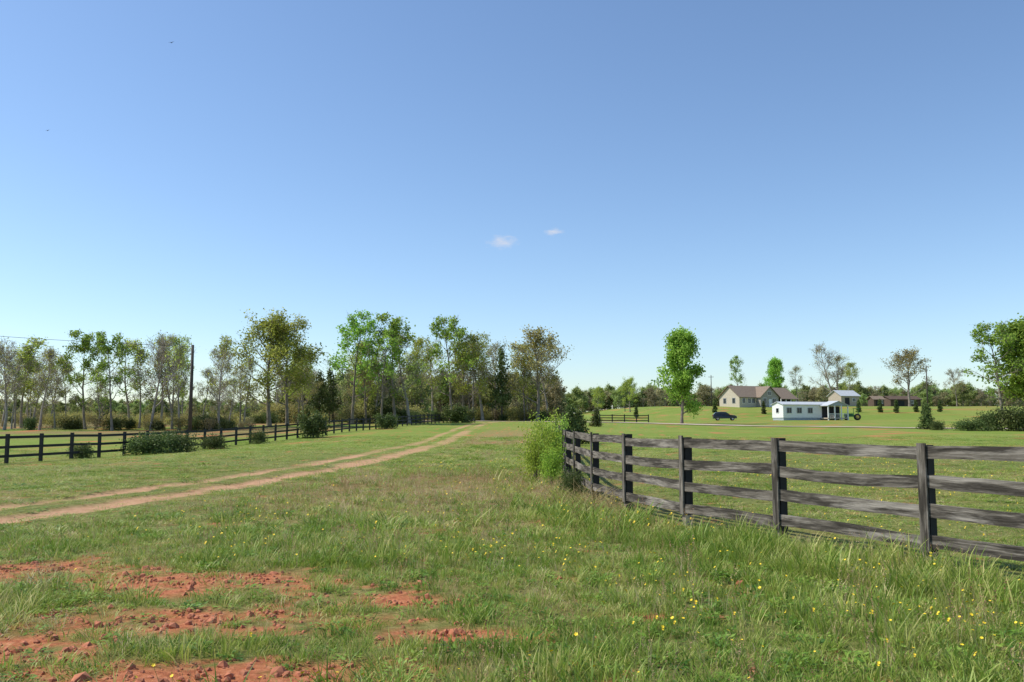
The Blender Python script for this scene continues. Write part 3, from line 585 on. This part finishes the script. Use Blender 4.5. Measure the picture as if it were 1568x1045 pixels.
# ---------------------------------------------------------------- vehicles
M['carpaint']=plain('dark_car_paint',(.035,.042,.055),.25,.1,1,.4); M['tire']=plain('tire',(.02,.02,.02),.9,.2,5); M['rim']=plain('rim',(.45,.45,.46),.35,.1,5,.6); M['tgreen']=plain('tractor_green',(.03,.16,.04),.4,.1,3); M['tyel']=plain('tractor_yellow',(.36,.28,.05),.5,.1,3); M['red']=plain('tail_light',(.35,.02,.02),.3,.1,3)
def wheel(mb,x,y,z,r,w,rim):
    mb.tube([(x,y-w/2,z),(x,y-w/2+.03,z),(x,y+w/2-.03,z),(x,y+w/2,z)],[r*.9,r,r,r*.9],18,M['tire'],True); mb.tube([(x,y-w/2-.01,z),(x,y+w/2+.01,z)],[r*.5,r*.5],14,rim,True)
def car(x,y,rz):
    E=empty('parked_car',(x,y,tz(x,y)+.05),rz)
    prof=[(-2.3,.35),(-2.32,.9),(-2.2,1.15),(-1.75,1.62),(-.9,1.72),(.1,1.68),(.95,1.15),(1.9,1.02),(2.25,.85),(2.32,.4)]
    mb=MB(); rows=[]
    for yy,ins in ((-.9,0),(-.5,.0),(.5,.0),(.9,0)):
        edge=abs(yy)>.8
        rows.append([mb.addv((px*(.985 if edge else 1),(yy*(.8 if (pz>1.5) else (.97 if pz>1.0 else 1)) if edge else yy),pz-(.03 if edge and pz>1 else 0))) for px,pz in prof])
    for a,b in zip(rows,rows[1:]):
        for j in range(len(prof)-1): mb.face((a[j],a[j+1],b[j+1],b[j]),M['carpaint'],True)
    mb.face(rows[0],M['carpaint']); mb.face(rows[-1][::-1],M['carpaint']); mb.obj('body',E)
    mb=MB()
    for s in (-1,1):
        for q in ([(-1.95,.9,1.15),(-1.0,.9,1.15),(-1.0,.745,1.6),(-1.6,.745,1.55)],[(-.93,.9,1.15),(-.1,.9,1.15),(-.1,.745,1.6),(-.93,.745,1.62)],[(-.03,.9,1.15),(.8,.9,1.14),(.1,.745,1.58),(-.03,.745,1.6)]): mb.poly([(a,s*(b+.006),c) for a,b,c in q],M['glass'])
    mb.poly([(.2,-.62,1.66),(.2,.62,1.66),(.92,.75,1.2),(.92,-.75,1.2)],M['glass']); mb.poly([(-1.82,-.62,1.58),(-1.82,.62,1.58),(-2.2,.75,1.2),(-2.2,-.75,1.2)],M['glass']); mb.obj('windows',E)
    mb=MB(); [wheel(mb,a,b,.33,.34,.22,M['rim']) for a in (-1.4,1.45) for b in (-.82,.82)]; mb.obj('wheels',E)
    mb=MB(); [mb.box(2.2,2.31,b-.2,b+.2,.68,.82,M['rim']) for b in (-.65,.65)]; [mb.box(-2.35,-2.25,b-.1,b+.1,.85,1.1,M['red']) for b in (-.75,.75)]; mb.obj('lights',E)
car(42.2,170,math.radians(-8))
tx,ty=71.5,179; E=empty('tractor',(tx,ty,tz(tx,ty)),math.radians(160))
mb=MB(); mb.box(.1,1.9,-.35,.35,.75,1.45,M['tgreen']); mb.box(-.9,.1,-.4,.4,.7,1.1,M['tgreen']); mb.box(1.9,1.97,-.3,.3,.8,1.35,M['darkin']); mb.tube([(1.2,.2,1.45),(1.2,.2,2.1)],[.04,.04],8,M['tire'],True); mb.obj('hood',E)
mb=MB(); [wheel(mb,-.6,b,.7,.7,.4,M['tyel']) for b in (-.75,.75)]; [wheel(mb,1.5,b,.42,.42,.28,M['tyel']) for b in (-.65,.65)]; mb.obj('wheels',E)
mb=MB(); [mb.box(a-.04,a+.04,b-.04,b+.04,1.1,2.4,M['tgreen']) for a in (-.9,.1) for b in (-.45,.45)]; mb.box(-1.05,.25,-.6,.6,2.4,2.5,M['tgreen']); mb.box(-.7,-.25,-.25,.25,1.1,1.3,M['tyel']); mb.box(-.8,-.7,-.25,.25,1.1,1.7,M['tyel']); mb.obj('canopy_and_seat',E)
# birds
for x,y,z,s in ((-36.5,88,42,.35),(-56,100,36.5,.35)):
    mb=MB(); mb.tube([(-.5,0,0),(-.2,0,.05),(.3,0,.05),(.6,0,0)],[.02,.12,.12,.03],6,M['tire'])
    for sd in (-1,1): mb.poly([(.25,sd*.1,.05),(.2,sd*1.0,.3),(.0,sd*1.6,.25),(-.1,sd*1.0,.25),(-.15,sd*.1,.05)],M['tire'])
    o=mb.obj('soaring_bird',None,(x,y,z),1.3); o.scale=(s*.7,)*3
# ---------------------------------------------------------------- light, sky, camera
EL=math.radians(50); AZ=math.radians(-84)
sv=Vector((math.sin(AZ)*math.cos(EL),math.cos(AZ)*math.cos(EL),math.sin(EL)))
L=bpy.data.lights.new('sun','SUN'); L.energy=5.0; L.angle=math.radians(.53); L.color=(1,.95,.85)
lo=link(bpy.data.objects.new('sun',L)); lo.rotation_euler=(-sv).to_track_quat('-Z','Y').to_euler(); lo.location=(-50,0,60)
W=bpy.data.worlds.new('World'); S.world=W; W.use_nodes=True; nt=W.node_tree; bg=nt.nodes['Background']
sk=N(nt,'ShaderNodeTexSky',sky_type='NISHITA'); sk.sun_disc=False; sk.sun_elevation=EL; sk.sun_rotation=AZ%(2*math.pi); sk.air_density=1.0; sk.dust_density=.5; sk.ozone_density=1.6; sk.altitude=200
bg.inputs[1].default_value=.15
tc=N(nt,'ShaderNodeTexCoord').outputs['Generated']; col=mix(nt,1.0,sk.outputs[0],(.96,1.05,1.14),'MULTIPLY')
for az,el,sx,sz in ((-.7,12.0,.026,.0105),(2.8,12.65,.015,.006)):
    a,e=math.radians(az),math.radians(el); d=(math.sin(a)*math.cos(e),math.cos(a)*math.cos(e),math.sin(e))
    sb=N(nt,'ShaderNodeVectorMath',operation='SUBTRACT'); nt.links.new(tc,sb.inputs[0]); sb.inputs[1].default_value=d
    ml=N(nt,'ShaderNodeVectorMath',operation='MULTIPLY'); nt.links.new(sb.outputs[0],ml.inputs[0]); ml.inputs[1].default_value=(1/sx,1/.2,1/sz)
    ln=N(nt,'ShaderNodeVectorMath',operation='LENGTH'); nt.links.new(ml.outputs[0],ln.inputs[0])
    mp=N(nt,'ShaderNodeMapping'); mp.inputs['Scale'].default_value=(60,60,160); nt.links.new(tc,mp.inputs[0])
    nz=noise(nt,mp.outputs[0],1.6,5,.6)
    a1=N(nt,'ShaderNodeMath',operation='MULTIPLY_ADD'); nt.links.new(nz,a1.inputs[0]); a1.inputs[1].default_value=1.6; a1.inputs[2].default_value=.1
    a2=N(nt,'ShaderNodeMath',operation='SUBTRACT'); nt.links.new(a1.outputs[0],a2.inputs[0]); nt.links.new(ln.outputs['Value'],a2.inputs[1])
    mr=N(nt,'ShaderNodeMapRange',interpolation_type='SMOOTHSTEP'); mr.inputs[1].default_value=0; mr.inputs[2].default_value=1.2; mr.inputs[4].default_value=.75; nt.links.new(a2.outputs[0],mr.inputs[0])
    col=mix(nt,mr.outputs[0],col,(4.9,5.0,5.5))
nt.links.new(col,bg.inputs[0])
C=bpy.data.cameras.new('camera'); C.lens=30; C.sensor_width=36; C.clip_end=9000; C.clip_start=.05
co=link(bpy.data.objects.new('camera',C)); co.location=(0,0,1.61); co.rotation_euler=(math.radians(90+5.38),0,0); S.camera=co
S.view_settings.view_transform='Standard'; S.view_settings.look='None'; S.view_settings.exposure=0
